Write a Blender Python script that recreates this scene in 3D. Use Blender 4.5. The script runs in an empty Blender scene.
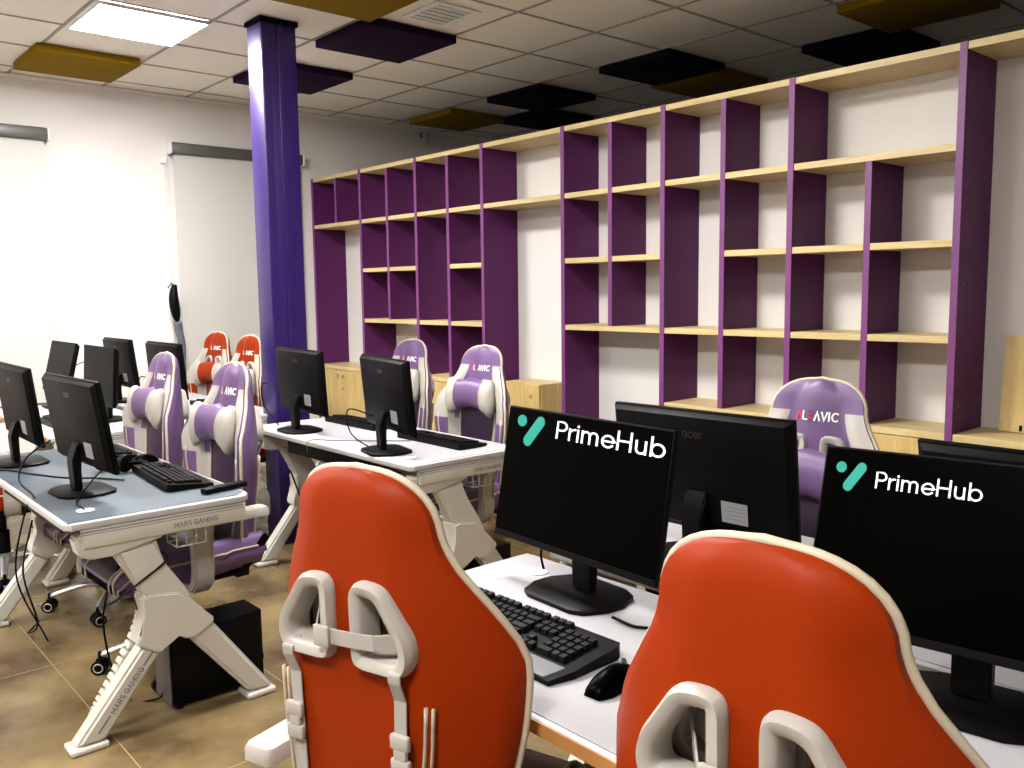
import bpy, bmesh, math, random
from mathutils import Vector, Matrix, Euler
random.seed(7)
PI = math.pi
C = bpy.context.scene.collection
S = bpy.context.scene
R = math.radians

# ------------------------------------------------------------------ materials
MATS = {}
def mat(name, col, rough=.5, metal=0., emit=None, es=1., noise=0., nscale=8., spec=.5, coat=0., bump=0., bscale=200.):
    if name in MATS: return MATS[name]
    m = bpy.data.materials.new(name); m.use_nodes = True
    nt = m.node_tree; b = nt.nodes['Principled BSDF']
    b.inputs['Base Color'].default_value = (*col, 1)
    b.inputs['Roughness'].default_value = rough
    b.inputs['Metallic'].default_value = metal
    b.inputs['Specular IOR Level'].default_value = spec
    b.inputs['Coat Weight'].default_value = coat
    if emit:
        b.inputs['Emission Color'].default_value = (*emit, 1); b.inputs['Emission Strength'].default_value = es
    tc = nt.nodes.new('ShaderNodeTexCoord')
    if noise > 0:
        n = nt.nodes.new('ShaderNodeTexNoise'); n.inputs['Scale'].default_value = nscale; n.inputs['Detail'].default_value = 4
        nt.links.new(tc.outputs['Object'], n.inputs['Vector'])
        mx = nt.nodes.new('ShaderNodeMix'); mx.data_type = 'RGBA'
        mx.inputs[6].default_value = (*[c*(1-noise) for c in col], 1)
        mx.inputs[7].default_value = (*[min(1, c*(1+noise)) for c in col], 1)
        nt.links.new(n.outputs['Fac'], mx.inputs[0]); nt.links.new(mx.outputs[2], b.inputs['Base Color'])
    if bump > 0:
        n = nt.nodes.new('ShaderNodeTexNoise'); n.inputs['Scale'].default_value = bscale
        nt.links.new(tc.outputs['Object'], n.inputs['Vector'])
        bp = nt.nodes.new('ShaderNodeBump'); bp.inputs['Strength'].default_value = bump; bp.inputs['Distance'].default_value = .002
        nt.links.new(n.outputs['Fac'], bp.inputs['Height']); nt.links.new(bp.outputs['Normal'], b.inputs['Normal'])
    MATS[name] = m
    return m

def wood_mat(name, c1, c2, rough=.45, axis='X'):
    m = bpy.data.materials.new(name); m.use_nodes = True; nt = m.node_tree; b = nt.nodes['Principled BSDF']
    b.inputs['Roughness'].default_value = rough
    tc = nt.nodes.new('ShaderNodeTexCoord'); mp = nt.nodes.new('ShaderNodeMapping')
    mp.inputs['Scale'].default_value = (1.2, 14, 14) if axis == 'X' else (14, 14, 1.2)
    n = nt.nodes.new('ShaderNodeTexNoise'); n.inputs['Scale'].default_value = 2.2; n.inputs['Detail'].default_value = 6; n.inputs['Distortion'].default_value = .8
    rp = nt.nodes.new('ShaderNodeValToRGB'); rp.color_ramp.elements[0].position = .3; rp.color_ramp.elements[1].position = .7
    rp.color_ramp.elements[0].color = (*c1, 1); rp.color_ramp.elements[1].color = (*c2, 1)
    nt.links.new(tc.outputs['Object'], mp.inputs['Vector']); nt.links.new(mp.outputs['Vector'], n.inputs['Vector'])
    nt.links.new(n.outputs['Fac'], rp.inputs['Fac']); nt.links.new(rp.outputs['Color'], b.inputs['Base Color'])
    return m

def floor_mat():
    m = bpy.data.materials.new('floor_tiles'); m.use_nodes = True; nt = m.node_tree; b = nt.nodes['Principled BSDF']
    tc = nt.nodes.new('ShaderNodeTexCoord')
    mp = nt.nodes.new('ShaderNodeMapping'); mp.inputs['Location'].default_value = (.1, -.21, 0)
    br = nt.nodes.new('ShaderNodeTexBrick'); br.offset = 0.0
    br.inputs['Scale'].default_value = 1; br.inputs['Brick Width'].default_value = 1.2; br.inputs['Row Height'].default_value = .6
    br.inputs['Mortar Size'].default_value = .002; br.inputs['Mortar Smooth'].default_value = .3
    br.inputs['Mortar'].default_value = (.34, .26, .14, 1)
    n = nt.nodes.new('ShaderNodeTexNoise'); n.inputs['Scale'].default_value = 2.4; n.inputs['Detail'].default_value = 4; n.inputs['Roughness'].default_value = .55
    rp = nt.nodes.new('ShaderNodeValToRGB')
    rp.color_ramp.elements[0].position = .32; rp.color_ramp.elements[1].position = .68
    rp.color_ramp.elements[0].color = (.062, .038, .016, 1); rp.color_ramp.elements[1].color = (.25, .18, .085, 1)
    nt.links.new(tc.outputs['Object'], mp.inputs['Vector']); nt.links.new(mp.outputs['Vector'], br.inputs['Vector'])
    nt.links.new(tc.outputs['Object'], n.inputs['Vector']); nt.links.new(n.outputs['Fac'], rp.inputs['Fac'])
    nt.links.new(rp.outputs['Color'], br.inputs['Color1']); nt.links.new(rp.outputs['Color'], br.inputs['Color2'])
    nt.links.new(br.outputs['Color'], b.inputs['Base Color'])
    b.inputs['Roughness'].default_value = .24; b.inputs['Specular IOR Level'].default_value = .5
    return m

M = {
 'wall': mat('white_wall', (.74, .71, .685), .85, noise=.02, nscale=3),
 'ceiling': mat('ceiling_tile', (.84, .81, .74), .95, noise=.05, nscale=40, spec=.1),
 'grid': mat('ceiling_grid', (.30, .285, .25), .6),
 'floor': floor_mat(),
 'lamp': mat('lamp_diffuser', (1, 1, 1), .5, emit=(1, .98, .95), es=30),
 'lampframe': mat('lamp_frame', (.8, .8, .8), .4),
 'mustard': mat('mustard_felt', (.20, .12, .004), .95, spec=.1, noise=.12, nscale=60),
 'plum': mat('plum_felt', (.016, .004, .024), .95, spec=.1, noise=.12, nscale=60),
 'indigo': mat('indigo_felt', (.004, .0025, .010), .95, spec=.1, noise=.12, nscale=60),
 'pillar': mat('indigo_paint', (.020, .005, .092), .38, noise=.05, nscale=3),
 'upright': mat('purple_laminate', (.082, .012, .082), .5, spec=.2, noise=.06, nscale=5),
 'upright_front_lit': mat('purple_laminate_front_lit', (.17, .036, .17), .45),  # upright purple made lighter, front lighting painted into the colour
 'beech': wood_mat('pale_beech', (.52, .39, .17), (.66, .53, .27)),
 'beechv': wood_mat('pale_beech_upright', (.50, .34, .115), (.62, .46, .19), axis='Z'),
 'black': mat('black_plastic', (.0014, .0014, .0014), .45, spec=.10),
 'gloss': mat('black_screen', (.0004, .0004, .0003), .3, spec=.02),
 'matte': mat('black_back', (.0012, .0012, .0011), .5, spec=.08, bump=.15, bscale=600),
 'key': mat('black_keycap', (.0022, .0022, .0024), .5, spec=.15),
 'grey': mat('grey_metal', (.12, .12, .125), .4, metal=.6),
 'silver': mat('silver_metal', (.62, .62, .63), .28, metal=.85),
 'white': mat('white_plastic', (.50, .475, .42), .4),
 'desk': mat('white_desk', (.40, .385, .38), .38),
 'pad': mat('white_surface', (.36, .35, .37), .55),
 'bluepad': mat('blue_grey_surface', (.056, .074, .092), .6, noise=.04, nscale=30),
 'edge': mat('tan_edge', (.40, .18, .05), .55, noise=.1, nscale=20),
 'label': mat('sticker_white', (.22, .22, .22), .5),
 'ink': mat('grey_ink', (.16, .15, .17), .5),
 'faint': mat('faint_grey_ink', (.012, .012, .012), .3),
 'logo_white': mat('logo_white', (.9, .9, .9), .5, emit=(1, 1, 1), es=.2),
 'logo_teal': mat('logo_teal', (.0, .10, .075), .5, emit=(0, .52, .40), es=.16),
 'red': mat('red_print', (.65, .02, .06), .5),
 'darkred': mat('dark_red_print', (.22, .004, .02), .5),
 'wprint': mat('white_print', (.85, .84, .85), .5),
 'blind': mat('blind_fabric', (.56, .55, .52), .9, noise=.02, nscale=60),
 'blindcase': mat('grey_aluminium', (.13, .13, .125), .4, metal=.5),
 'orange': mat('orange_leatherette', (.235, .021, .0004), .46, noise=.05, nscale=4, bump=.1, bscale=500, spec=.10),
 'orange_dark': mat('deep_orange_leatherette', (.15, .016, .002), .45, noise=.05, nscale=4),
 'purple': mat('lilac_leatherette', (.115, .060, .165), .42, noise=.05, nscale=4, bump=.1, bscale=500),
 'purple_dark': mat('plum_leatherette', (.020, .006, .027), .5, noise=.05, nscale=4),
 'cream': mat('cream_leatherette', (.37, .345, .31), .45, noise=.03, nscale=6),
 'piping': mat('cream_piping', (.45, .39, .29), .5),
 'strap': mat('cream_webbing', (.33, .31, .28), .7),
 'led': mat('grille_glass', (.62, .68, .64), .4),
 'dark_red_drop': mat('navy_cloth', (.012, .012, .03), .8),
}

# ------------------------------------------------------------------ helpers
def tag(o, label=None, cat=None, group=None, kind=None):
    if label: o['label'] = label
    if cat: o['category'] = cat
    if group: o['group'] = group
    if kind: o['kind'] = kind
    return o
def empty(name, loc=(0,0,0), rz=0., label=None, cat=None, group=None):
    o = bpy.data.objects.new(name, None); C.objects.link(o); o.location = loc; o.rotation_euler = (0,0,rz)
    return tag(o, label, cat, group)
def link(name, bm, mats, parent=None, smooth=False, sharp=None):
    me = bpy.data.meshes.new(name)
    bmesh.ops.recalc_face_normals(bm, faces=bm.faces[:])
    bm.to_mesh(me); bm.free()
    if not isinstance(mats, (list, tuple)): mats = [mats]
    for m in mats: me.materials.append(m)
    if smooth:
        me.polygons.foreach_set('use_smooth', [True]*len(me.polygons))
        if sharp: me.set_sharp_from_angle(angle=R(sharp))
    o = bpy.data.objects.new(name, me); C.objects.link(o)
    if parent: o.parent = parent
    return o
def box(bm, x0, x1, y0, y1, z0, z1, bev=0., mi=0, mtx=None, seg=2):
    r = bmesh.ops.create_cube(bm, size=1)
    vs = r['verts']
    for v in vs:
        v.co = Vector(((x0+x1)/2+v.co.x*(x1-x0), (y0+y1)/2+v.co.y*(y1-y0), (z0+z1)/2+v.co.z*(z1-z0)))
    fs = list({f for v in vs for f in v.link_faces})
    for f in fs: f.material_index = mi
    if bev > 0:
        es = list({e for v in vs for e in v.link_edges})
        r2 = bmesh.ops.bevel(bm, geom=es, offset=bev, segments=seg, profile=.5, affect='EDGES', clamp_overlap=True)
        vs = list({v for f in r2['faces'] for v in f.verts} | {v for v in vs if v.is_valid})
        for f in r2['faces']: f.material_index = mi
    if mtx:
        for v in vs: v.co = mtx @ v.co
    return vs
def bbox(name, x0, x1, y0, y1, z0, z1, m, parent=None, bev=0., smooth=False):
    bm = bmesh.new(); box(bm, x0, x1, y0, y1, z0, z1, bev); return link(name, bm, m, parent, smooth or bev > 0, 40)
def tube(bm, pts, r, seg=8, mi=0, closed=False, flat=1., up=None):
    pts = [Vector(p) for p in pts]; n = len(pts); rings = []
    prev = None
    for i, p in enumerate(pts):
        a = pts[(i-1) % n] if (closed or i > 0) else pts[i]; b = pts[(i+1) % n] if (closed or i < n-1) else pts[i]
        t = (b-a).normalized() if (b-a).length > 1e-9 else Vector((0,0,1))
        if up is not None: u = Vector(up)
        elif prev is not None: u = prev
        else: u = Vector((0,0,1)) if abs(t.z) < .9 else Vector((1,0,0))
        s = t.cross(u)
        if s.length < 1e-6: s = t.cross(Vector((.3,1,.2)))
        s.normalize(); u2 = s.cross(t).normalized(); prev = u2
        rr = r(i/(n-1)) if callable(r) else r
        rings.append([bm.verts.new(p + s*math.cos(2*PI*k/seg)*rr + u2*math.sin(2*PI*k/seg)*rr*flat) for k in range(seg)])
    m = n if closed else n-1
    for i in range(m):
        A, B = rings[i], rings[(i+1) % n]
        for k in range(seg):
            f = bm.faces.new((A[k], A[(k+1) % seg], B[(k+1) % seg], B[k])); f.material_index = mi
    if not closed:
        for rg in (rings[0][::-1], rings[-1]):
            f = bm.faces.new(rg); f.material_index = mi
def bez(pts, n=10):
    # Catmull-Rom through pts
    P = [Vector(p) for p in pts]; P = [P[0]*2-P[1]] + P + [P[-1]*2-P[-2]]; out = []
    for i in range(1, len(P)-2):
        for k in range(n):
            t = k/n; a, b, c, d = P[i-1:i+3]
            out.append(.5*((2*b)+(c-a)*t+(2*a-5*b+4*c-d)*t*t+(3*b-a-3*c+d)*t**3))
    out.append(P[-2]); return out
def bar(bm, a, b, w, d, axis=(1,0,0), bev=.0, mi=0):
    """rectangular bar from a to b; w measured along `axis`, d across"""
    a, b = Vector(a), Vector(b); t = (b-a); L = t.length; t.normalize()
    ax = Vector(axis); ax = (ax - t*ax.dot(t)).normalized(); o = t.cross(ax)
    m = Matrix((( t.x, ax.x, o.x, a.x), (t.y, ax.y, o.y, a.y), (t.z, ax.z, o.z, a.z), (0,0,0,1)))
    return box(bm, 0, L, -w/2, w/2, -d/2, d/2, bev, mi, m)
def lathe(bm, prof, c=(0,0,0), seg=20, mtx=None, mi=0):
    rings = []
    for (r, z) in prof:
        ring = []
        for k in range(seg):
            p = Vector((r*math.cos(2*PI*k/seg), r*math.sin(2*PI*k/seg), z))
            if mtx: p = mtx @ p
            ring.append(bm.verts.new(p + Vector(c)))
        rings.append(ring)
    for A, B in zip(rings, rings[1:]):
        for k in range(seg):
            f = bm.faces.new((A[k], A[(k+1) % seg], B[(k+1) % seg], B[k])); f.material_index = mi
    f = bm.faces.new(rings[0][::-1]); f.material_index = mi
    f = bm.faces.new(rings[-1]); f.material_index = mi
def prism(bm, poly, y0, y1, mi=0, mtx=None):
    """poly in (x,z), extruded along y"""
    A = [bm.verts.new((x, y0, z)) for x, z in poly]; B = [bm.verts.new((x, y1, z)) for x, z in poly]
    n = len(poly); fs = [bm.faces.new(A), bm.faces.new(B[::-1])]
    for i in range(n): fs.append(bm.faces.new((A[i], B[i], B[(i+1) % n], A[(i+1) % n])))
    for f in fs: f.material_index = mi
    if mtx:
        for v in A+B: v.co = mtx @ v.co
    return A+B
def copy_tree(o, parent=None):
    c = o.copy(); C.objects.link(c); c.parent = parent
    for ch in [x for x in bpy.data.objects if x.parent == o]: copy_tree(ch, c)
    return c

# stroke lettering, cap height 1
def arc(cx, cy, rx, ry, a0, a1, n=10):
    return [(cx+rx*math.cos(R(a0+(a1-a0)*i/n)), cy+ry*math.sin(R(a0+(a1-a0)*i/n))) for i in range(n+1)]
GLY = {
 'P': (.62, [[(0,0),(0,1),(.28,1)]+arc(.28,.74,.26,.26,90,-90)+[(0,.48)]]),
 'r': (.36, [[(0,0),(0,.66)], arc(.3,.36,.3,.3,180,90,6)]),
 'i': (.14, [[(0,0),(0,.66)], [(0,.87),(0,.90)]]),
 'm': (.98, [[(0,0),(0,.66)], arc(.21,.44,.21,.22,180,0)+[(.42,0)], arc(.63,.44,.21,.22,180,0)+[(.84,0)]]),
 'e': (.72, [[(.02,.33),(.62,.33)]+arc(.32,.33,.31,.33,0,320,16)]),
 'H': (.82, [[(0,0),(0,1)],[(.66,0),(.66,1)],[(0,.5),(.66,.5)]]),
 'u': (.62, [[(0,.66),(0,.24)]+arc(.23,.24,.23,.24,180,360)+[(.46,.66)], [(.46,.3),(.46,0)]]),
 'b': (.70, [[(0,1),(0,0)], arc(.31,.33,.31,.33,0,360,18)]),
 'a': (.66, [arc(.28,.33,.28,.33,0,360,16), [(.56,.66),(.56,0)]]),
 'c': (.60, [arc(.3,.33,.3,.33,45,315,14)]),
 'M': (.98, [[(0,0),(0,1),(.38,.3),(.76,1),(.76,0)]]),
 'A': (.84, [[(0,0),(.34,1),(.68,0)],[(.13,.34),(.42,.34)]]),
 '^': (.78, [[(0,0),(.32,1),(.64,0)]]),
 'R': (.78, [[(0,0),(0,1),(.3,1)]+arc(.32,.74,.26,.26,90,-90)+[(0,.48)], [(.3,.48),(.6,0)]]),
 'S': (.72, [arc(.29,.74,.27,.26,50,270,10)+arc(.29,.25,.27,.25,80,-130,10)]),
 'G': (.88, [arc(.38,.5,.38,.5,50,350,14)+[(.42,.42)]]),
 'N': (.82, [[(0,0),(0,1),(.62,0),(.62,1)]]),
 'I': (.24, [[(0,0),(0,1)]]),
 'L': (.62, [[(0,1),(0,0),(.5,0)]]),
 'V': (.78, [[(0,1),(.32,0),(.64,1)]]),
 'C': (.80, [arc(.38,.5,.38,.5,55,305,14)]),
 'E': (.68, [[(0,1),(.52,1)],[(0,.5),(.52,.5)],[(0,0),(.52,0)]]),
 ' ': (.35, []),
}
def letters(bm, text, h, t, place, depth=.0006, only=None):
    """monoline strokes; place(x,z)->(point) in the part's frame; returns total width"""
    x = 0.
    for i, ch in enumerate(text):
        w, st = GLY[ch]
        if only is None or i in only:
            for s in st:
                pts = [((x+a)*h, b*h) for a, b in s]
                ribbon(bm, pts, t, place, depth)
        x += w + (.12 if ch not in ' ' else 0)
    return x*h
def ribbon(bm, pts, t, place, depth):
    q_ = [pts[0]]
    for a_ in pts[1:]:
        if abs(a_[0]-q_[-1][0])+abs(a_[1]-q_[-1][1]) > 1e-5: q_.append(a_)
    pts = q_; n = len(pts)
    L, Rr = [], []
    for i, p in enumerate(pts):
        a = pts[max(i-1,0)]; b = pts[min(i+1,n-1)]
        d = Vector((b[0]-a[0], b[1]-a[1])); d.normalize(); nn = Vector((-d.y, d.x))
        if 0 < i < n-1:
            d1 = Vector((p[0]-a[0], p[1]-a[1])).normalized(); c = max(.45, abs(d1.dot(d)))
        else: c = 1.
        e = Vector((0,0))
        if i == 0: e = -d*t/2
        if i == n-1: e = d*t/2
        L.append((p[0]+nn.x*t/2/c+e.x, p[1]+nn.y*t/2/c+e.y)); Rr.append((p[0]-nn.x*t/2/c+e.x, p[1]-nn.y*t/2/c+e.y))
    V = [[bm.verts.new(place(q[0], q[1], dd)) for q in side] for side in (L, Rr) for dd in (0., depth)]
    L0, L1, R0, R1 = V
    for i in range(n-1):
        bm.faces.new((L1[i], L1[i+1], R1[i+1], R1[i])); bm.faces.new((L0[i], R0[i], R0[i+1], L0[i+1]))
        bm.faces.new((L0[i], L0[i+1], L1[i+1], L1[i])); bm.faces.new((R0[i], R1[i], R1[i+1], R0[i+1]))
    bm.faces.new((L0[0], L1[0], R1[0], R0[0])); bm.faces.new((L0[-1], R0[-1], R1[-1], L1[-1]))

# ------------------------------------------------------------------ the room
XW = -6.83; YF = 3.73; YB = 4.03; ZC = 2.95
def struct(name, x0, x1, y0, y1, z0, z1, m):
    return tag(bbox(name, x0, x1, y0, y1, z0, z1, m), kind='structure')
struct('floor', XW-.15, 3.0, -3.0, 7.6, -.1, 0, M['floor'])
struct('ceiling', XW-.15, 3.0, -3.0, 7.6, ZC, ZC+.1, M['ceiling'])
struct('wall_left', XW-.15, XW, -3.0, 7.6, 0, ZC, M['wall'])
struct('wall_back', XW+.0005, 2.99, YB, YB+.1, 0, 2.40, M['wall'])         # partition behind the shelving, not to the ceiling
struct('wall_far', XW, 3.0, 7.5, 7.6, 0, ZC, M['wall'])
struct('wall_right', 3.0, 3.15, -3.0, 7.6, 0, ZC, M['wall'])
struct('wall_front', XW, 3.0, -3.1, -3.0, 0, ZC, M['wall'])
bm = bmesh.new()
GX = [-3.68+.5865*k for k in range(-5, 11)]; GY = [2.69+.607*j for j in range(-9, 8)]
for gx in GX: box(bm, gx-.009, gx+.009, -3, 7.5, ZC-.004, ZC-.0001)
for gy in GY: box(bm, XW, 3, gy-.009, gy+.009, ZC-.0045, ZC-.0002)
tag(link('trim_1', bm, M['grid']), kind='structure')
bm = bmesh.new(); box(bm, XW+.0005, XW+.02, -3, 7.5, ZC-.026, ZC-.0055)
tag(link('trim_2', bm, M['ceiling']), kind='structure')

# lamps
def lamp(i, j, label, on=True):
    x0 = -3.68+.5865*i; y0 = 2.69+.607*j
    t = empty('ceiling_light', (x0+.293, y0+.3035, ZC-.02), 0, label, 'ceiling light', 'square ceiling lights')
    bm = bmesh.new()
    for a, b, c, d in ((-.285,.285,-.295,-.28),(-.285,.285,.28,.295),(-.285,-.27,-.28,.28),(.27,.285,-.28,.28)): box(bm, a, b, c, d, -.004, .015)
    link('frame', bm, M['lampframe'], t)
    bbox('diffuser', -.27, .27, -.28, .28, 0, .012, M['lamp'], t)
lamp(-3, -2, 'bright square ceiling light above the left desk')
lamp(1, -2, 'square ceiling light above the middle desk, above the top of the picture')
lamp(-3, -6, 'square ceiling light behind the camera near the window wall')
lamp(1, -6, 'square ceiling light straight behind the camera')
lamp(5, -6, 'unseen fill light added behind the camera at the right')  # added out of view to brighten upright fronts and the right side

# acoustic panels under the ceiling
def panel(x, y, m, label, cat='acoustic panel'):
    o = bbox('acoustic_panel', -.30, .30, -.30, .30, -.05, -.0046, m, None, .004)
    o.location = (x, y, ZC); tag(o, label, cat, 'coloured square panels under the ceiling')
panel(-6.19, 1.74, M['mustard'], 'mustard yellow square ceiling panel at far left near the window wall')
panel(-3.90, 2.385, M['mustard'], 'mustard yellow square ceiling panel nearest to the camera, cut by the top of the picture')
panel(-4.53, 3.0, M['plum'], 'dark purple square ceiling panel touching the nearest yellow one, beside the air grille')
panel(-5.68, 2.99, M['plum'], 'dark purple square ceiling panel directly behind the indigo pillar')
panel(-6.19, 4.82, M['mustard'], 'mustard square ceiling panel farthest back above the left end of the shelving')
panel(-5.10, 4.80, M['indigo'], 'blackish square ceiling panel above the tall bay of the shelving')
panel(-3.91, 4.80, M['indigo'], 'blackish square ceiling panel in the middle of the dim ceiling')
panel(-2.76, 5.42, M['indigo'], 'blackish square ceiling panel just left of the right-hand yellow panel')
panel(-2.21, 4.84, M['mustard'], 'mustard square ceiling panel at upper right above the shelving')
panel(-5.70, 5.42, M['indigo'], 'blackish square ceiling panel at the very back partly hidden by the shelf top')
panel(-3.98, 5.42, M['mustard'], 'dim mustard square ceiling panel just above the shelf top in the middle')

# air grille
t = empty('ceiling_air_grille', (-3.965, 2.99, ZC), 0, 'small square white air grille in the ceiling beside the purple panel', 'air grille')
bm = bmesh.new()
for a, b, c, d in ((-.17,.17,-.15,-.115),(-.17,.17,.115,.15),(-.17,-.135,-.115,.115),(.135,.17,-.115,.115)): box(bm, a, b, c, d, -.012, -.004, .002)
link('frame', bm, M['lampframe'], t)
for k in range(5):
    bm = bmesh.new(); x = -.105+.0525*k; box(bm, x-.017, x+.017, -.113, .113, -.010, -.006); link('slat', bm, M['led'], t)

# pillar (boxed steel column)
t = empty('pillar', (-4.685, 2.345, 0), 0, 'indigo painted square pillar from floor to ceiling', 'pillar')
bm = bmesh.new()
box(bm, -.085, .085, -.105, .105, 0, ZC-.032, .004)
link('shaft', bm, M['pillar'], t, True, 40)
bm = bmesh.new(); box(bm, .0855, .097, -.012, .012, 0, ZC-.034, .002); box(bm, .0855, .089, -.10, -.055, 0, ZC-.034, .001); link('ridge', bm, M['pillar'], t)
bm = bmesh.new(); box(bm, -.095, .10, -.115, .115, ZC-.03, ZC-.0055, .002); link('collar', bm, M['indigo'], t)

# blinds on the window wall
def blind(y0, y1, zt, zb, label, full=True):
    t = empty('roller_blind', (XW, 0, 0), 0, label, 'roller blind', 'roller blinds on the window wall')
    bm = bmesh.new(); box(bm, .012, .085, y0, y1, zt-.085, zt, .012); link('cassette', bm, M['blindcase'], t, True, 40)
    bm = bmesh.new(); box(bm, .01, .09, y0-.012, y0-.001, zt-.09, zt+.002, .004); link('end_cap', bm, M['lampframe'], t, True, 40)
    bm = bmesh.new(); box(bm, .01, .09, y1+.001, y1+.012, zt-.09, zt+.002, .004); link('end_cap', bm, M['lampframe'], t, True, 40)
    bm = bmesh.new()
    box(bm, .045, .047, y0+.02, y1-.02, zb, zt-.08); link('fabric', bm, M['blind'], t)
    bm = bmesh.new(); box(bm, .036, .056, y0+.02, y1-.02, zb-.03, zb-.0005, .004); link('bottom_bar', bm, M['blindcase'], t, True, 40)
    bm = bmesh.new(); tube(bm, [(.05, y0-.05, zt-.13), (.05, y0-.052, zb+.35)], .004, 6); tube(bm, [(.05, y0-.035, zt-.12), (.05, y0-.03, zb+.35)], .004, 6)
    box(bm, 0, .055, y0-.065, y0-.03, zt-.16, zt-.11, .005); link('pull_cord', bm, M['lampframe'], t)
blind(-.05, 1.68, 2.60, .70, 'white roller blind with silver cassette at far left, cut by the picture edge')
blind(2.53, 3.62, 2.59, .74, 'white roller blind with dark cassette between the left blind and the indigo pillar')

# narrow thing hanging beside the second blind
t = empty('hanging_holder', (XW+.135, 2.475, 1.0), 0, 'narrow black and white holder hanging on the edge of the blind behind the left desks', 'hanging holder')
bm = bmesh.new(); tube(bm, bez([(0,0,.52),(0,-.01,.42),(0,.0,.30),(0,.01,.24)], 6), lambda u: .012+.026*math.sin(PI*min(1,u*.9+.08)), 10); link('black_top', bm, M['black'], t, True)
bm = bmesh.new(); tube(bm, bez([(0,.01,.235),(0,.02,.15),(0,.035,.05),(0,.03,-.05),(0,.03,-.25)], 6), lambda u: .032-.008*u, 10); link('printed_sleeve', bm, mat('mottled_sleeve', (.10,.10,.14), .6, noise=.95, nscale=22), t, True)
bm = bmesh.new(); tube(bm, [(-.134,0,.50),(-.06,0,.53),(0,0,.515)], .005, 6); link('hook', bm, M['grey'], t)

# ceiling sensor on the window wall
t = empty('wall_sensor', (XW, 4.89, 2.88), 0, 'small grey cylindrical sensor hanging high on the far window wall', 'sensor')
bm = bmesh.new(); box(bm, 0, .05, -.02, .02, -.01, .03, .003); link('bracket', bm, M['grey'], t)
bm = bmesh.new(); lathe(bm, [(.028,-.07),(.03,-.06),(.03,.02),(.02,.03)], (.07,0,0), 14); link('housing', bm, mat('sensor_grey', (.35,.35,.34), .5), t, True, 40)

# ------------------------------------------------------------------ shelving
kx = lambda k: -(.4095+.10155*k)*YF      # left edge of the upright's front edge + centre
TH = .030
ZR = [2.405, 2.015, 1.632, 1.235, .83]   # top faces of shelf rows
sh = empty('shelving_unit', (0, YF, 0), 0, 'long wall shelving with purple uprights and pale beech shelves', 'shelving')
def upright(k, z0, z1):
    xc = kx(k)+.0225-.0075
    bm = bmesh.new(); box(bm, xc-TH/2, xc+TH/2, -.003 if k % 2 == 0 else 0, YB-YF-.0005, z0, z1, .0012)
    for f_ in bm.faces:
        if f_.calc_center_median().y < .0005: f_.material_index = 1  # camera-facing front gets the painted-in lighter tone
    link('upright', bm, [M['upright'], M['upright_front_lit']], sh)
xc = lambda k: kx(k)+.015
FULL = [0,2,4,6,8,10,12,14]
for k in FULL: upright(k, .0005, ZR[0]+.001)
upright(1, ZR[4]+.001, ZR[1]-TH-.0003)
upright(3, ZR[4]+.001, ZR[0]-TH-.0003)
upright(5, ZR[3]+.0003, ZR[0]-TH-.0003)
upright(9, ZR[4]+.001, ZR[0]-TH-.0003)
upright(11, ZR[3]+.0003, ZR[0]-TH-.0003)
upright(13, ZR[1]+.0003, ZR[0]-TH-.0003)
def shelf(k0, k1, z):
    a = xc(k1)+TH/2+.0003; b = xc(k0)-TH/2-.0003
    bm = bmesh.new(); box(bm, a, b, .001, YB-YF-.001, z-TH, z, .0012); link('shelf', bm, M['beech'], sh)
# horizontal boards, row by row; boards between full uprights with odd ones either standing on or cutting
for a, b in zip(FULL, FULL[1:]):
    shelf(a, b, ZR[0])
bm = bmesh.new(); box(bm, xc(0)+TH/2+.0003, 1.6, .001, YB-YF-.001, ZR[0]-TH, ZR[0], .0012); link('shelf', bm, M['beech'], sh)
for a, b in [(0,2),(2,3),(3,4),(4,5),(5,6),(6,8),(8,9),(9,10),(10,11),(11,12),(12,14)]: shelf(a, b, ZR[1])
for a, b in [(0,1),(1,2),(2,3),(4,5),(5,6),(8,9),(10,11),(11,12)]: shelf(a, b, ZR[2])
for a, b in [(0,1),(1,2),(2,3),(3,4),(4,6),(8,9),(9,10),(10,12)]: shelf(a, b, ZR[3])
for dz in (.45, .95, 1.35, 1.75):                                         # screw caps on the end upright
    for yy in (.05, .24):
        bm = bmesh.new(); tube(bm, [(xc(0)+TH/2, yy, dz+.5), (xc(0)+TH/2+.002, yy, dz+.5)], .006, 8)
        link('screw_cap', bm, M['grey'], sh)

# base cabinets
def cabinet(a, x0, x1, label, knobs=True):
    t = empty('base_cabinet', ((x0+x1)/2, YF, 0), 0, label, 'cabinet', 'beech cabinets under the shelving')
    w = (x1-x0)/2-.0004
    bm = bmesh.new(); box(bm, -w, w, .021, YB-YF-.001, .06, ZR[4]-.0305, .001); link('body', bm, M['beechv'], t)
    bm = bmesh.new(); box(bm, -w, w, .002, YB-YF-.001, ZR[4]-.03, ZR[4], .0015); link('top', bm, M['beech'], t)
    bm = bmesh.new(); box(bm, -w+.01, w-.01, .05, YB-YF-.001, .001, .0595); link('plinth', bm, M['black'], t)
    for s in (-1, 1):
        bm = bmesh.new(); box(bm, min(s*.0015, s*(w-.001)), max(s*.0015, s*(w-.001)), .002, .0205, .065, ZR[4]-.034, .0015)
        d = link('door', bm, M['beechv'], t)
        bm = bmesh.new(); tube(bm, [(s*.04, .0015, .755), (s*.04, -.02, .755)], .011, 10)
        tag(link('knob', bm, M['silver'], d, True, 40), 'small metal knob')
    bm = bmesh.new(); tube(bm, [(.03, .0015, .65), (.03, -.006, .65)], .010, 12); link('lock', bm, M['silver'], t, True, 40)
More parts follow.
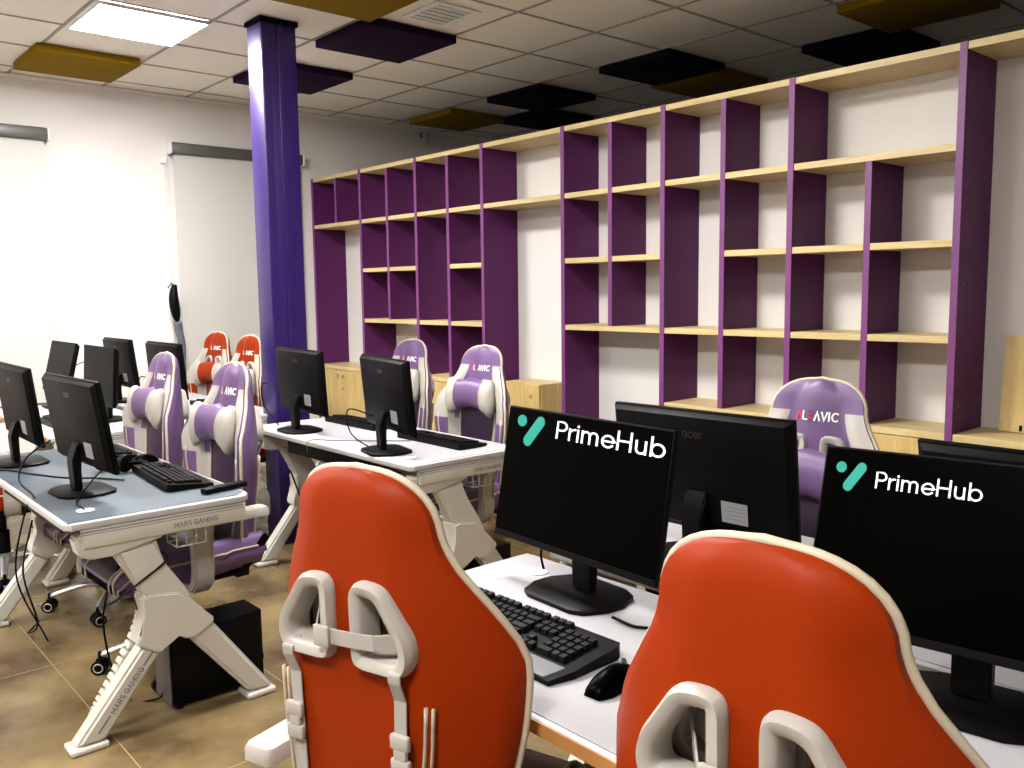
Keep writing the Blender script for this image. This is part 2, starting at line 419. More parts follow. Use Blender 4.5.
CL = {12: 'pale beech two-door cabinet under the far left end of the shelving',
      10: 'pale beech two-door cabinet behind the two monitors on the middle desk',
      8: 'pale beech two-door cabinet behind the right-hand chair at the middle desk',
      2: 'pale beech cabinet just left of the large purple headrest with the red lettering',
      0: 'pale beech cabinet just right of the large purple headrest with the red lettering'}
for k, l in CL.items(): cabinet(k, xc(k+2)+TH/2+.0003, xc(k)-TH/2-.0003, l)
cabinet(-2, xc(0)+TH/2+.0003, xc(0)+TH/2+.76, 'pale beech cabinet at the far right carrying the leaning board')

# loose wooden pieces
t = empty('small_cabinet', (-4.225, 3.86, 0), 0, 'small pale wooden cabinet standing in the tall open bay of the shelving', 'cabinet')
bm = bmesh.new(); box(bm, -.18, .18, -.07, .165, .001, .845, .002); link('body', bm, M['beechv'], t)
bm = bmesh.new(); box(bm, -.176, .176, -.09, -.0705, .02, .842, .002); d = link('door', bm, M['beechv'], t)
bm = bmesh.new(); tube(bm, [(.10, -.0905, .765), (.10, -.094, .765)], .014, 12); link('hinge_hole', bm, M['edge'], d)
t = empty('leaning_board', (-1.18, 3.965, ZR[4]), 0, 'pale wooden board with slots leaning on the right-hand cabinet top', 'board')
bm = bmesh.new()
vs = box(bm, -.215, .215, -.012, .012, 0.001, .40, .001)
mt = Matrix.Rotation(R(-5), 4, 'X') @ Matrix.Translation((0,-.012,.001))
for v in bm.verts: v.co = mt @ v.co
link('board', bm, M['beechv'], t)
bm = bmesh.new()
for x, z in ((-.13, .02), (-.13, .385), (.12, .02), (.12, .385)): box(bm, x-.006, x+.006, -.026, -.0245, z-.012, z+.012, 0, 0, Matrix.Rotation(R(-5), 4, 'X') @ Matrix.Translation((0,0,.0)))
link('slot', bm, M['black'], t)

# ------------------------------------------------------------------ gaming desk
DL, DD = 1.49, .61
def make_desk(padm, brandcol=M['ink']):
    """origin on the floor under the middle of the monitor-side edge; y goes to the user's side"""
    t = empty('gaming_desk')
    bm = bmesh.new()
    fr = [(-DL/2+.02,0),(DL/2-.02,0),(DL/2,.02)]+[(DL/2-.05+.05*math.cos(R(a)), DD-.05+.05*math.sin(R(a))) for a in range(0,91,15)]+[(-DL/2+.05+.05*math.cos(R(a)), DD-.05+.05*math.sin(R(a))) for a in range(90,181,15)]+[(-DL/2,.02)]
    cx_, cy_ = 0, DD/2
    rg = [[bm.verts.new((x*(1-i_/(DL/2)), cy_+(y-cy_)*(1-i_/cy_), z)) for x, y in fr] for i_, z in ((.006,.722),(.001,.726),(0,.735),(.001,.744),(.006,.748))]
    for A, B in zip(rg, rg[1:]):
        for i in range(len(fr)): bm.faces.new((A[i], A[(i+1)%len(fr)], B[(i+1)%len(fr)], B[i]))
    bm.faces.new(rg[0][::-1]); bm.faces.new(rg[-1])
    link('tabletop', bm, M['desk'], t, True, 40)
    # surface pad with a cut corner
    bm = bmesh.new()
    P = [(-DL/2+.012,.012),(DL/2-.012,.012),(DL/2-.012,DD-.055),(DL/2-.05,DD-.014),(-DL/2+.05,DD-.014),(-DL/2+.012,DD-.055)]
    A = [bm.verts.new((x,y,.7482)) for x,y in P]; B = [bm.verts.new((x,y,.7500)) for x,y in P]
    bm.faces.new(A[::-1]); bm.faces.new(B)
    for i in range(6): bm.faces.new((A[i], A[(i+1)%6], B[(i+1)%6], B[i]))
    link('desk_pad', bm, padm, t)
    bm = bmesh.new(); box(bm, -DL/2+.055, DL/2-.055, DD-.012, DD+.0008, .7225, .7215+.024); link('front_edge', bm, M['edge'], t)  # tan colour paints in the brown reflection of the orange chairs
    for s in (-1, 1):
        X = s*(DL/2)
        # end rail with two grooves
        bm = bmesh.new(); a, b = sorted((X-s*.004, X-s*.03)); box(bm, a, b, .05, .585, .660, .7215, .004)
        r = link('end_rail', bm, M['white'], t, True, 40)
        bm = bmesh.new(); a, b = sorted((X-s*.0038, X-s*.0015)); box(bm, a, b, .045, .575, .712, .716); box(bm, a, b, .045, .575, .704, .706); link('groove', bm, M['ink'], r)
        # lettering on the rail
        bm = bmesh.new()
        sg = s
        w = 3.2*.020*2.7
        if s > 0: pl = lambda x, z, d: Vector((X-.004+d, .335+x, .684+z-.008))
        else: pl = lambda x, z, d: Vector((X+.004-d, .505-x, .684+z-.008))
        letters(bm, 'MARS GAMING', .016, .0028, pl, .0008); link('lettering', bm, M['ink'], r)
        # leg bracket (foot of the rail)
        bm = bmesh.new()
        prismYZ(bm, [(.028,.690),(.045,.700),(.26,.680),(.31,.668),(.30,.650),(.13,.620),(.075,.618),(.04,.635)], X-s*.012, X-s*.085)
        bmesh.ops.bevel(bm, geom=bm.edges[:], offset=.006, segments=2, affect='EDGES')
        link('bracket', bm, M['white'], t, True, 40)
        # K-shaped leg
        xm = X-s*.045
        lg = None
        bm = bmesh.new()
        prismYZ(bm, [(.135,.635),(.275,.655),(.300,.56),(.345,.46),(.435,.36),(.29,.36),(.225,.47)], xm-.038, xm+.038)
        bmesh.ops.bevel(bm, geom=bm.edges[:], offset=.016, segments=3, affect='EDGES')
        lg = link('leg', bm, M['white'], t, True, 45)
        bm = bmesh.new()
        prismYZ(bm, [(.215,.462),(.240,.470),(.335,.455),(.350,.445),(.455,.335),(.440,.315),(.385,.285),(.345,.290),(.330,.315),(.265,.262),(.195,.305),(.200,.335),(.228,.395)], xm-.046, xm+.046)
        bmesh.ops.bevel(bm, geom=bm.edges[:], offset=.006, segments=2, affect='EDGES')
        link('hub', bm, M['white'], lg, True, 40)
        bm = bmesh.new()
        prismYZ(bm, [(.44,.335),(.665,.022),(.575,.022),(.355,.30)], xm-.036, xm+.036)
        bmesh.ops.bevel(bm, geom=bm.edges[:], offset=.012, segments=3, affect='EDGES')
        link('rear_strut', bm, M['white'], lg, True, 45)
        bm = bmesh.new()
        prismYZ(bm, [(.215,.30),(.270,.265),(.080,.022),(-.010,.022)], xm-.036, xm+.036)
        bmesh.ops.bevel(bm, geom=bm.edges[:], offset=.010, segments=3, affect='EDGES')
        fs = link('front_strut', bm, M['white'], lg, True, 45)
        # lettering down the strut
        d = Vector((-.222, -.268)).normalized()   # (y,z) direction of the strut, downwards
        u = -d; nrm = Vector((-u.y, u.x))
        bm = bmesh.new(); base = Vector((.055, .046))+ (Vector((.045,0)))*.10
        def pls(x, z, dd):
            q = Vector((.062,.055)) + u*x + nrm*(z)
            if s > 0: return Vector((xm+.0362+dd, q.x, q.y))
            return Vector((xm-.0362-dd, q.x, q.y))
        ribbon(bm, [(0,.0),(.055,.0)], .006, pls, .0008); ribbon(bm, [(.235,0),(.285,0)], .006, pls, .0008)
        letters(bm, 'MARS GAMING', .017, .0034, lambda x, z, dd: pls(x+.068, z-.0085, dd), .0008)
        link('lettering', bm, M['ink'], fs)
        for nm, yy, hw in (('foot', .032, .058), ('foot', .615, .055)):
            bm = bmesh.new(); box(bm, xm-.045, xm+.045, yy-hw, yy+hw, .0005, .022, .008, seg=3); link(nm, bm, M['white'], lg, True, 40)
    # cross rail and cable tray
    bm = bmesh.new(); box(bm, -DL/2+.09, DL/2-.09, .20, .24, .655, .715, .004); link('cross_rail', bm, M['white'], t)
    bm = bmesh.new(); box(bm, -.45, .40, .07, .19, .640, .646, .001); box(bm, -.45, .40, .07, .076, .646, .70, .001); link('cable_tray', bm, M['black'], t)
    # wire cup holder under the +x end
    bm = bmesh.new(); X = DL/2-.035
    for zz in (.655, .60): tube(bm, [(X,.35,zz),(X,.45,zz),(X-.09,.45,zz),(X-.09,.35,zz)], .003, 6, closed=True)
    for yy in (.35,.383,.417,.45):
        tube(bm, [(X,yy,.655),(X,yy,.60)], .003, 6); tube(bm, [(X-.09,yy,.655),(X-.09,yy,.60)], .003, 6)
    link('wire_holder', bm, M['white'], t, True)
    # cable spine down the leg
    bm = bmesh.new(); X = DL/2-.12
    path = bez([(X,.27,.64),(X,.262,.52),(X,.255,.42),(X,.235,.33),(X,.17,.21),(X,.10,.10),(X,.075,.05)], 5)
    for i in range(0, len(path)-1):
        bar(bm, path[i].lerp(path[i+1], .06), path[i].lerp(path[i+1], .82), .05, .030, bev=.004)
    link('cable_spine', bm, M['white'], t, True, 40)
    bm = bmesh.new(); lathe(bm, [(.001,.7501),(.026,.7501),(.028,.7525),(.020,.7535),(.001,.7522)], (DL/2-.145,.10,0), 20); link('grommet', bm, M['wprint'], t, True, 40)
    bm = bmesh.new(); lathe(bm, [(.001,.7501),(.026,.7501),(.028,.7525),(.020,.7535),(.001,.7522)], (-DL/2+.145,.10,0), 20); link('grommet', bm, M['wprint'], t, True, 40)
    return t
def prismYZ(bm, poly, x0, x1):
    A = [bm.verts.new((x0, y, z)) for y, z in poly]; B = [bm.verts.new((x1, y, z)) for y, z in poly]
    n = len(poly); bm.faces.new(A); bm.faces.new(B[::-1])
    for i in range(n): bm.faces.new((A[i], B[i], B[(i+1) % n], A[(i+1) % n]))

# ------------------------------------------------------------------ monitor
def rrect(w, h, r, n=6):
    out = []
    for cx, cy, a0 in ((w/2-r, h/2-r, 0), (-w/2+r, h/2-r, 90), (-w/2+r, -h/2+r, 180), (w/2-r, -h/2+r, 270)):
        out += [(cx+r*math.cos(R(a0+90*i/n)), cy+r*math.sin(R(a0+90*i/n))) for i in range(n+1)]
    return out
def make_monitor(branded=None):
    """screen normal -Y; origin on the desk under the panel"""
    t = empty('monitor')
    W, H, zb = .54, .322, .095
    p = bpy.data.objects.new('panel_pivot', None)
    # panel mesh carries its own tilt; its frame: x across, z up from its bottom edge
    bm = bmesh.new(); box(bm, -W/2, W/2, -.008, .006, 0, H, .003, seg=2)
    panel = link('panel', bm, M['matte'], t, True, 40); panel.location = (0, 0, zb)
    bpy.data.objects.remove(p)
    bm = bmesh.new(); box(bm, -W/2+.004, W/2-.004, -.0092, -.0081, .016, H-.004); link('screen', bm, M['gloss'], panel)
    bm = bmesh.new(); box(bm, -W/2+.003, W/2-.003, -.0098, -.0081, .002, .0155, .0004); link('chin', bm, M['black'], panel)
    bm = bmesh.new()
    vs = box(bm, -.267, .267, .0062, .024, .004, .318, .003)
    for v in bm.verts:
        if v.co.y > .014: v.co.x *= .95; v.co.z = .020+(v.co.z-.004)*.92
    link('rear_housing', bm, M['matte'], panel, True, 40)
    bm = bmesh.new(); letters(bm, 'acer', .022, .0028, lambda x, z, d: Vector((.035-x, .0241+d, .255+z)), .0006); tag(link('logo', bm, M['faint'], panel), 'faint maker lettering on the back')
    bm = bmesh.new(); box(bm, -.145, -.070, .0241, .0247, .045, .100); st = tag(link('sticker', bm, M['label'], panel), 'white printed sticker')
    bm = bmesh.new()
    for k in range(4): box(bm, -.138, -.080-.010*(k % 2), .0248, .025, .055+.010*k, .058+.010*k)
    link('print', bm, M['ink'], st)
    for sx in (-.035, .035):
        bm = bmesh.new(); tube(bm, [(sx+.03, .0242, .165), (sx+.03, .0250, .165)], .006, 8)
        link('screw_hole', bm, M['black'], panel)
    if branded:
        k, kz, tw, dx, dz, st_, tx, tz = branded
        pl = lambda x, z, d: Vector((-W/2+x+dx, -.0093-d, H+z+dz))
        bm = bmesh.new(); letters(bm, 'PrimeHub', .038*kz, st_, lambda x, z, d: pl(.150*k+tx+x*tw*k/kz, -.068*kz+tz+z, d), .0004); link('brand_lettering', bm, M['logo_white'], panel)
        bm = bmesh.new()
        ang = [2*PI*i/24 for i in range(24)]
        c = (.040*k, -.029*kz); v = [bm.verts.new(pl(c[0]+.0175*k*math.cos(a), c[1]+.014*kz*math.sin(a), .0004)) for a in ang]; bm.faces.new(v)
        a0, b0 = Vector((.108,-.026)), Vector((.069,-.074)); dr = (b0-a0).normalized(); th = math.atan2(dr.y, dr.x)
        pts = [a0+Vector((math.cos(th+PI/2+PI*i/12)*1.2, math.sin(th+PI/2+PI*i/12)))*.0135 for i in range(13)] + [b0+Vector((math.cos(th-PI/2+PI*i/12)*1.2, math.sin(th-PI/2+PI*i/12)))*.0135 for i in range(13)]
        bm.faces.new([bm.verts.new(pl(q.x*k, q.y*kz, .0004)) for q in pts])
        link('brand_mark', bm, M['logo_teal'], panel)
    # stand
    bm = bmesh.new(); prismYZ(bm, [(.028,.18),(.044,.18),(.066,.12),(.060,.012),(.035,.012),(.036,.10)], -.031, .031)
    bmesh.ops.bevel(bm, geom=bm.edges[:], offset=.004, segments=2, affect='EDGES'); link('neck', bm, M['black'], t, True, 40)
    bm = bmesh.new()
    out = [(-.07,-.085),(.07,-.085),(.10,-.07),(.125,-.02),(.125,.03),(.10,.085),(.06,.105),(-.06,.105),(-.10,.085),(-.125,.03),(-.125,-.02),(-.10,-.07)]
    A = [bm.verts.new((x,y+.02,.0008)) for x,y in out]; B = [bm.verts.new((x,y+.02,.009)) for x,y in out]; Cc = [bm.verts.new((x*.95,(y*.94)+.02,.0125)) for x,y in out]
    bm.faces.new(A[::-1]); bm.faces.new(Cc)
    for P1, P2 in ((A,B),(B,Cc)):
        for i in range(12): bm.faces.new((P1[i], P1[(i+1)%12], P2[(i+1)%12], P2[i]))
    link('base', bm, M['black'], t, True, 50)
    return t
def set_tilt(t, deg):
    for ch in t.children_recursive:
        if ch.name.startswith('panel'): ch.rotation_euler = (R(-deg), 0, 0)

# ------------------------------------------------------------------ keyboard
KW, KD = .455, .165
def make_keyboard(single=True, rest=False):
    """origin on the desk at the middle; the user sits at -y"""
    t = empty('keyboard')
    d0 = -.105 if rest else -.083
    bm = bmesh.new()
    P = [(-.235, d0),(.235, d0),(.248,-.05),(.248,.07),(.240,.083),(-.240,.083),(-.248,.07),(-.248,-.05)]
    A = [bm.verts.new((x,y,.001)) for x,y in P]; B = [bm.verts.new((x,y,.012+.10*(y+.085))) for x,y in P]
    bm.faces.new(A[::-1]); bm.faces.new(B)
    for i in range(8): bm.faces.new((A[i], A[(i+1)%8], B[(i+1)%8], B[i]))
    link('case', bm, M['black'], t)
    if rest:
        bm = bmesh.new(); P = [(-.222,-.103),(.222,-.103),(.232,-.056),(-.232,-.056)]
        A = [bm.verts.new((x,y,.0125+.1*(y+.085))) for x,y in P]; B = [bm.verts.new((x*.99,y,.0150+.1*(y+.085))) for x,y in P]
        bm.faces.new(A[::-1]); bm.faces.new(B)
        for i in range(4): bm.faces.new((A[i], A[(i+1)%4], B[(i+1)%4], B[i]))
        tag(link('wrist_rest', bm, M['grey'], t), 'silvery wrist rest')
    rows = []
    p = .0195
    layout = [(.068, [1,-1,1,1,1,1,-.5,1,1,1,1,-.5,1,1,1,1]), (.042, [1]*13+[2]), (.0225, [1.5]+[1]*12+[1.5]), (.003, [1.75]+[1]*11+[2.25]), (-.0165, [2.25]+[1]*10+[2.75]), (-.036, [1.25,1.25,1.25,6.25,1.25,1.25,1.25,1.25])]
    keys = []
    for y, ks in layout:
        x = -.228
        for k in ks:
            if k > 0: keys.append((x+.001, x+k*p-.001, y))
            x += abs(k)*p
    nx, px = .0715, .1365
    for y in (.068,.042,.0225):
        for q in range(3): keys.append((nx+q*p+.001, nx+(q+1)*p-.001, y))
    keys.append((nx+p+.001, nx+2*p-.001, -.0165))
    for q in range(3): keys.append((nx+q*p+.001, nx+(q+1)*p-.001, -.036))
    for y in (.042,.0225,.003,-.0165):
        for q in range(4): keys.append((px+q*p+.001, px+(q+1)*p-.001, y))
    keys += [(px+.001, px+2*p-.001, -.036), (px+2*p+.001, px+3*p-.001, -.036), (px+3*p+.001, px+4*p-.001, -.036)]
    def keyshape(bm, x0, x1, y):
        z = .0125+.10*(y+.085)
        vs = box(bm, x0, x1, y-.0085, y+.0085, z, z+.0105)
        cx = (x0+x1)/2
        for v in vs:
            if v.co.z > z+.005: v.co.x = cx+(v.co.x-cx)*(1-.004/(x1-x0)); v.co.y = y+(v.co.y-y)*.78+.0006
            v.co.z += .10*(v.co.y-y)
    if single:
        for k in keys:
            bm = bmesh.new(); keyshape(bm, *k); link('key', bm, M['key'], t)
    else:
        bm = bmesh.new()
        for k in keys: keyshape(bm, *k)
        link('keycaps', bm, M['key'], t)
    return t

# ------------------------------------------------------------------ gaming chair (faces +Y, origin on the floor under the seat)
def lerp_tab(tab, z):
    if z <= tab[0][0]: return tab[0][1]
    if z >= tab[-1][0]: return tab[-1][1]
    n = len(tab)
    def slope(i):
        if i == 0 or i == n-1: return 0. if i == 0 else (tab[-1][1]-tab[-2][1])/(tab[-1][0]-tab[-2][0])
        d0 = (tab[i][1]-tab[i-1][1])/(tab[i][0]-tab[i-1][0]); d1 = (tab[i+1][1]-tab[i][1])/(tab[i+1][0]-tab[i][0])
        return 0. if d0*d1 <= 0 else 2*d0*d1/(d0+d1)
    for i in range(n-1):
        (a, va), (b, vb) = tab[i], tab[i+1]
        if z <= b:
            h = b-a; t = (z-a)/h
            return (2*t**3-3*t*t+1)*va+(t**3-2*t*t+t)*h*slope(i)+(-2*t**3+3*t*t)*vb+(t**3-t*t)*h*slope(i+1)
TOPZ = 1.185
ZH = [1.07+.098*math.sin(R(a_)) for a_ in (0,12,24,35,46,56,65,73,80,86)]
WT = [(.40,.200),(.48,.208),(.58,.220),(.68,.238),(.76,.252),(.84,.256),(.91,.232),(.98,.188),(1.03,.156)] + [(z_, .142*math.cos(R(a_))**.75) for z_, a_ in zip(ZH, (0,12,24,35,46,56,65,73,80,86))]
GT = [(.40,.05),(.60,.065),(.74,.085),(.86,.095),(.94,.065),(1.02,.033),(1.12,.018),(1.186,.0)]
TT = [(.40,.085),(.60,.085),(.86,.080),(1.0,.075),(1.07,.066),(1.13,.055),(1.155,.036),(1.168,.014)]
def sect(z):
    return lerp_tab(WT, z), lerp_tab(GT, z), lerp_tab(TT, z)
def curve_c(u, g):      # forward sweep of the wing
    a = max(0., (abs(u)-.50)/.50)
    return g*(a**1.25)
def back_pt(z, u):      # point on the rear surface
    w, g, t = sect(z)
    return Vector((w*u, curve_c(u, g)-t*.5*(1-.55*abs(u)**3), z))
def front_pt(z, u):
    w, g, t = sect(z)
    bump = .022*math.exp(-((abs(u)-.74)/.16)**2)*(1 if z < 1.0 else max(0, 1-(z-1.0)/.08))
    pad = .012*(1-abs(u/.5)**2) if abs(u) < .5 else 0
    return Vector((w*u, curve_c(u, g)+t*.5*(1-.55*abs(u)**3)+bump+pad, z))
REC = Matrix()
HOLE = [(.028,.872),(.028,.984),(.040,.994),(.080,.990),(.129,.915),(.131,.882),(.116,.864),(.040,.864)]
def inset(poly, d):
    cx = sum(p[0] for p in poly)/len(poly); cz = sum(p[1] for p in poly)/len(poly); n = len(poly); out = []
    for i in range(n):
        a, b, c = Vector(poly[i-1]), Vector(poly[i]), Vector(poly[(i+1) % n])
        e1 = (b-a).normalized(); e2 = (c-b).normalized()
        n1 = Vector((-e1.y, e1.x)); n2 = Vector((-e2.y, e2.x))
        if n1.dot(Vector((cx,cz))-b) < 0: n1, n2 = -n1, -n2
        m = (n1+n2).normalized(); k = d/max(.3, m.dot(n1)); out.append(((b+m*k).x, (b+m*k).y))
    return out
def round_poly(poly, r, n=4):
    out = []; N = len(poly)
    for i in range(N):
        a, b, c = Vector(poly[i-1]), Vector(poly[i]), Vector(poly[(i+1) % N])
        d1 = min(r, (a-b).length*.48); d2 = min(r, (c-b).length*.48)
        p = b+(a-b).normalized()*d1; q = b+(c-b).normalized()*d2
        for k in range(n+1):
            t = k/n; out.append(tuple(p*(1-t)**2+b*2*t*(1-t)+q*t*t))
    return out
def side_loft(bm, secs, mi=0, cap=True):
    rings = [[bm.verts.new(p) for p in s] for s in secs]; n = len(rings[0])
    for A, B in zip(rings, rings[1:]):
        for k in range(n):
            f = bm.faces.new((A[k], A[(k+1) % n], B[(k+1) % n], B[k])); f.material_index = mi
    if cap:
        for rg in (rings[0], rings[-1][::-1]): bm.faces.new(rg).material_index = mi
    return rings
def make_chair(name, main, dark, accent, recline, arm, adz=0):
    global REC
    REC = Matrix.Translation((0,-.215,.42)) @ Matrix.Rotation(R(recline), 4, 'X') @ Matrix.Translation((0,0,-.42))
    t = empty(name)
    # ---- backrest shell
    bm = bmesh.new()
    zs = [.40+.03*i for i in range(22)] + [1.05]+ZH
    us = [-1+2*i/20 for i in range(21)]
    secs = [[back_pt(z, u) for u in us] + [Vector((sect(z)[0]*1.012*s, 0, z)) for s in ()] + [front_pt(z, u) for u in us[::-1]] for z in zs]
    rings = [[bm.verts.new(REC @ p) for p in s] for s in secs]; n = len(rings[0])
    for i, (A, B) in enumerate(zip(rings, rings[1:])):
        zc = (zs[i]+zs[i+1])/2
        for k in range(n):
            f = bm.faces.new((A[k], A[(k+1) % n], B[(k+1) % n], B[k]))
            mi = 0
            if k > 20 and k < 41:                       # front
                u = abs((us[::-1][k-21]+us[::-1][min(20, k-20)])/2)
                if u > (.55 if main == 'purple' else .62) and .80 < zc < (1.075 if main == 'purple' else 1.045): mi = 2
                elif u > .5 and zc <= .80: mi = 2 if (u < .72 and zc > .50) else 0
                elif u <= .5 and zc < .86: mi = 1
            f.material_index = mi
    bm.faces.new(rings[0]); bm.faces.new(rings[-1][::-1])
    back = link('backrest', bm, [M[main], M[dark], M[accent]], t, True)
    # ---- cut the two belt holes
    bm = bmesh.new()
    for s in (-1, 1):
        prism(bm, [(s*x, z) for x, z in round_poly(inset(HOLE, -.004), .02)], -.2, .2, 0, REC)
    bmesh.ops.recalc_face_normals(bm, faces=bm.faces[:])
    cut = link('cutter', bm, M[dark])
    md = back.modifiers.new('b', 'BOOLEAN'); md.operation = 'DIFFERENCE'; md.object = cut; md.solver = 'EXACT'
    dg = bpy.context.evaluated_depsgraph_get(); ev = back.evaluated_get(dg)
    me = bpy.data.meshes.new_from_object(ev); back.modifiers.clear(); old = back.data; back.data = me; me.name = 'backrest'
    bpy.data.objects.remove(cut)
    me.set_sharp_from_angle(angle=R(50))
    # ---- belt hole frames
    for s in (-1, 1):
        outer = round_poly(inset(HOLE, -.008), .019); mid = round_poly(inset(HOLE, -.003), .018); inner = round_poly(inset(HOLE, .0155), .012); face = round_poly(inset(HOLE, .010), .015)
        for loops in ([(outer, -.040), (outer, -.046), (mid, -.058), (face, -.057), (inner, -.050), (inner, -.006), (face, -.004), (mid, -.006)],
                      [(outer, .040), (outer, .050), (mid, .060), (face, .059), (inner, .052), (inner, .020), (face, .018), (mid, .020)]):
            bm = bmesh.new()
            rg = [[bm.verts.new(REC @ Vector((s*x, y, z))) for x, z in L] for L, y in loops]; m = len(outer)
            for A, B in zip(rg, rg[1:]+rg[:1]):
                for k in range(m): bm.faces.new((A[k], A[(k+1) % m], B[(k+1) % m], B[k]))
            tag(link('belt_hole_frame', bm, M['cream'], back, True, 50), 'cream rim of the belt opening')
    # ---- piping around the silhouette
    def edge(u, z, off=.0): return REC @ ((back_pt(z, u)*.35+front_pt(z, u)*.65) + Vector((math.copysign(.003, u), 0, 0)))
    zz = [.41+.03*i for i in range(22)]+[1.055]+ZH
    pts = [edge(-1, z) for z in zz]+[REC @ Vector((0,.002,1.1715))]+[edge(1, z) for z in zz[::-1]]
    bm = bmesh.new(); tube(bm, pts, .0065, 8); tag(link('piping', bm, M['piping'], back, True), 'cream piping')
    for s in (-1, 1):
      for q_ in (0, 1):
        bm = bmesh.new()
        if q_: tube(bm, [REC @ (front_pt(z, s*.50)+Vector((0,.001,0))) for z in [.42+.03*i for i in range(15)]], .005, 6)
        else: tube(bm, [REC @ (front_pt(z, s*(.74+.18*math.sin((z-.42)*5)))+Vector((0,.001,0))) for z in [.42+.03*i for i in range(14)]], .004, 6)
        link('piping', bm, M['piping'], back, True)
    for s in (-1, 1):
        bm = bmesh.new()
        P = [back_pt(z, s*.58)+Vector((0,-.002,0)) for z in [.42+.03*i for i in range(14)]]
        tube(bm, [REC @ p for p in P], .0055, 6, flat=.5)
        tube(bm, [REC @ (p+Vector((s*.013,.0015,0))) for p in P], .0045, 6, flat=.5)
        link('zip_strip', bm, M['piping'], back, True)
    # ---- lettering on the headrest
    def hp(x, z, d):
        zz_ = 1.045+z; w = sect(zz_)[0]; return REC @ (front_pt(zz_, -x/w)+Vector((0, d+.0012, 0)))
    def put(only, m, txt='^LEVVIC'):
        bm = bmesh.new(); h = .024
        letters(bm, '^LE^VIC', h, .0050, lambda x, z, d: hp(x-.060, z, d), .0012, only); return link('lettering', bm, m, back)
    put({0}, M['red']); put({2}, M['darkred']); put({1,3,4,5,6}, M['wprint'])
    # ---- straps on the rear
    def strap(bm, pts, w=.026, th=.003):
        for a, b in zip(pts, pts[1:]): bar(bm, a, b, w, th, axis=ax, bev=.001)
    bm = bmesh.new(); ax = (0,0,1)
    Q = lambda x, y, z: REC @ Vector((x, y, z))
    strap(bm, [Q(-.050,-.0285,.903), Q(-.022,-.0605,.905), Q(.036,-.0615,.908), Q(.075,-.0585,.910), Q(.118,-.030,.912)])
    strap(bm, [Q(-.112,.03,.945), Q(-.05,-.056,.900)], .020)
    sp = tag(link('strap', bm, M['strap'], t), 'cream strap across the rear between the belt openings')
    bm = bmesh.new(); vs = box(bm, -.044, -.012, -.070, -.0615, .887, .923, .003, 0, REC); link('buckle', bm, M['cream'], sp, True, 40)
    for s in (-1, 1):
        bm = bmesh.new(); ax = (1,0,0)
        def br(z): return back_pt(z, s*.45).y-.004
        xs = s*.113
        strap(bm, [Q(xs,-.040,.882), Q(xs,-.0605,.868)]+[Q(xs-s*.012*(.85-z)/.4, min(-.0425, br(z))-.0035-(.014 if z > .84 else 0), z) for z in (.855,.82,.76,.68,.6,.52,.44)], .024)
        sp = tag(link('strap', bm, M['strap'], t), 'cream strap hanging down the rear')
        bm = bmesh.new()
        for zz_ in (.755, .715): box(bm, xs-.018, xs+.018, -.0575, -.047, zz_-.012, zz_+.012, .003, 0, REC)
        box(bm, xs-.012, xs+.012, -.0565, -.048, .722, .748, .002, 0, REC)
        link('buckle', bm, M['cream'], sp, True, 40)
    # ---- neck pillow (purple roll with cream flared ends)
    bm = bmesh.new(); secs = []
    xsn = [-.150,-.146,-.137,-.122,-.106,-.092,-.085,-.055,-.025,0,.025,.055,.085,.092,.106,.122,.137,.146,.150]
    for x in xsn:
        a = abs(x)/.15
        hz = .072+.034*max(0, (a-.45)/.55)**1.3; hy = .050-.014*a
        if a > .88: f = max(.12, 1-((a-.88)/.12)**2*.88); hz *= f; hy *= f
        yy = .074+.022*a
        zc_ = .888-.026*a
        secs.append([REC @ Vector((x*1.10, yy+hy*math.cos(2*PI*k/20), zc_+hz*math.sin(2*PI*k/20))) for k in range(20)])
    rings = side_loft(bm, secs, 0)
    bm.faces.ensure_lookup_table()
    nf = 20
    for i in range(len(secs)-1):
        xm_ = abs(xsn[i]+xsn[i+1])/2
        for k in range(nf): bm.faces[i*nf+k].material_index = 1 if xm_ > .088 else 0
    for f in list(bm.faces)[-2:]: f.material_index = 1
    pil = link('neck_pillow', bm, [M[main], M['cream']], t, True)
    for s in (-1, 1):
        bm = bmesh.new(); tube(bm, [REC @ Vector((s*.097, .087+.0435*math.cos(2*PI*k/24), .873+.078*math.sin(2*PI*k/24))) for k in range(24)], .003, 6, closed=True)
        link('piping', bm, M['piping'], pil, True)
    # ---- seat
    bm = bmesh.new(); secs = []
    ys = [-.255,-.25,-.23,-.19,-.12,-.04,.04,.12,.20,.265,.292,.306,.310]
    us2 = [-1+2*i/22 for i in range(23)]
    for y in ys:
        w = .255 if y > -.1 else .235
        e = max(0, (y-.21)/.10); e0 = max(0, (-y-.22)/.035)
        drop = .055*e**2; thk = .105*(1-.75*min(1, e)**3)*(1-.6*min(1, e0)**2)
        top = []; bot = []
        for u in us2:
            bol = .034*math.exp(-((abs(u)-.83)/.13)**2)*(1-.5*min(1, e))
            rz = (max(0, abs(u)-.88)/.12)**2*.045
            top.append(Vector((w*u*(1-.10*min(1, e)), y, .478+bol-rz-drop)))
            bot.append(Vector((w*u*.96, y, .478-drop*1.1-thk+(abs(u)**4)*.02)))
        secs.append(top+bot[::-1])
    n = len(secs[0]); rings = [[bm.verts.new(p) for p in s] for s in secs]
    for A, B in zip(rings, rings[1:]):
        for k in range(n):
            f = bm.faces.new((A[k], A[(k+1) % n], B[(k+1) % n], B[k]))
            u = abs(us2[k]+us2[min(22, k+1)])/2 if k < 22 else 0
            f.material_index = 1 if (k < 22 and u < .55) else 0
    bm.faces.new(rings[0]); bm.faces.new(rings[-1][::-1])
    seat = link('seat', bm, [M[main], M[dark]], t, True)
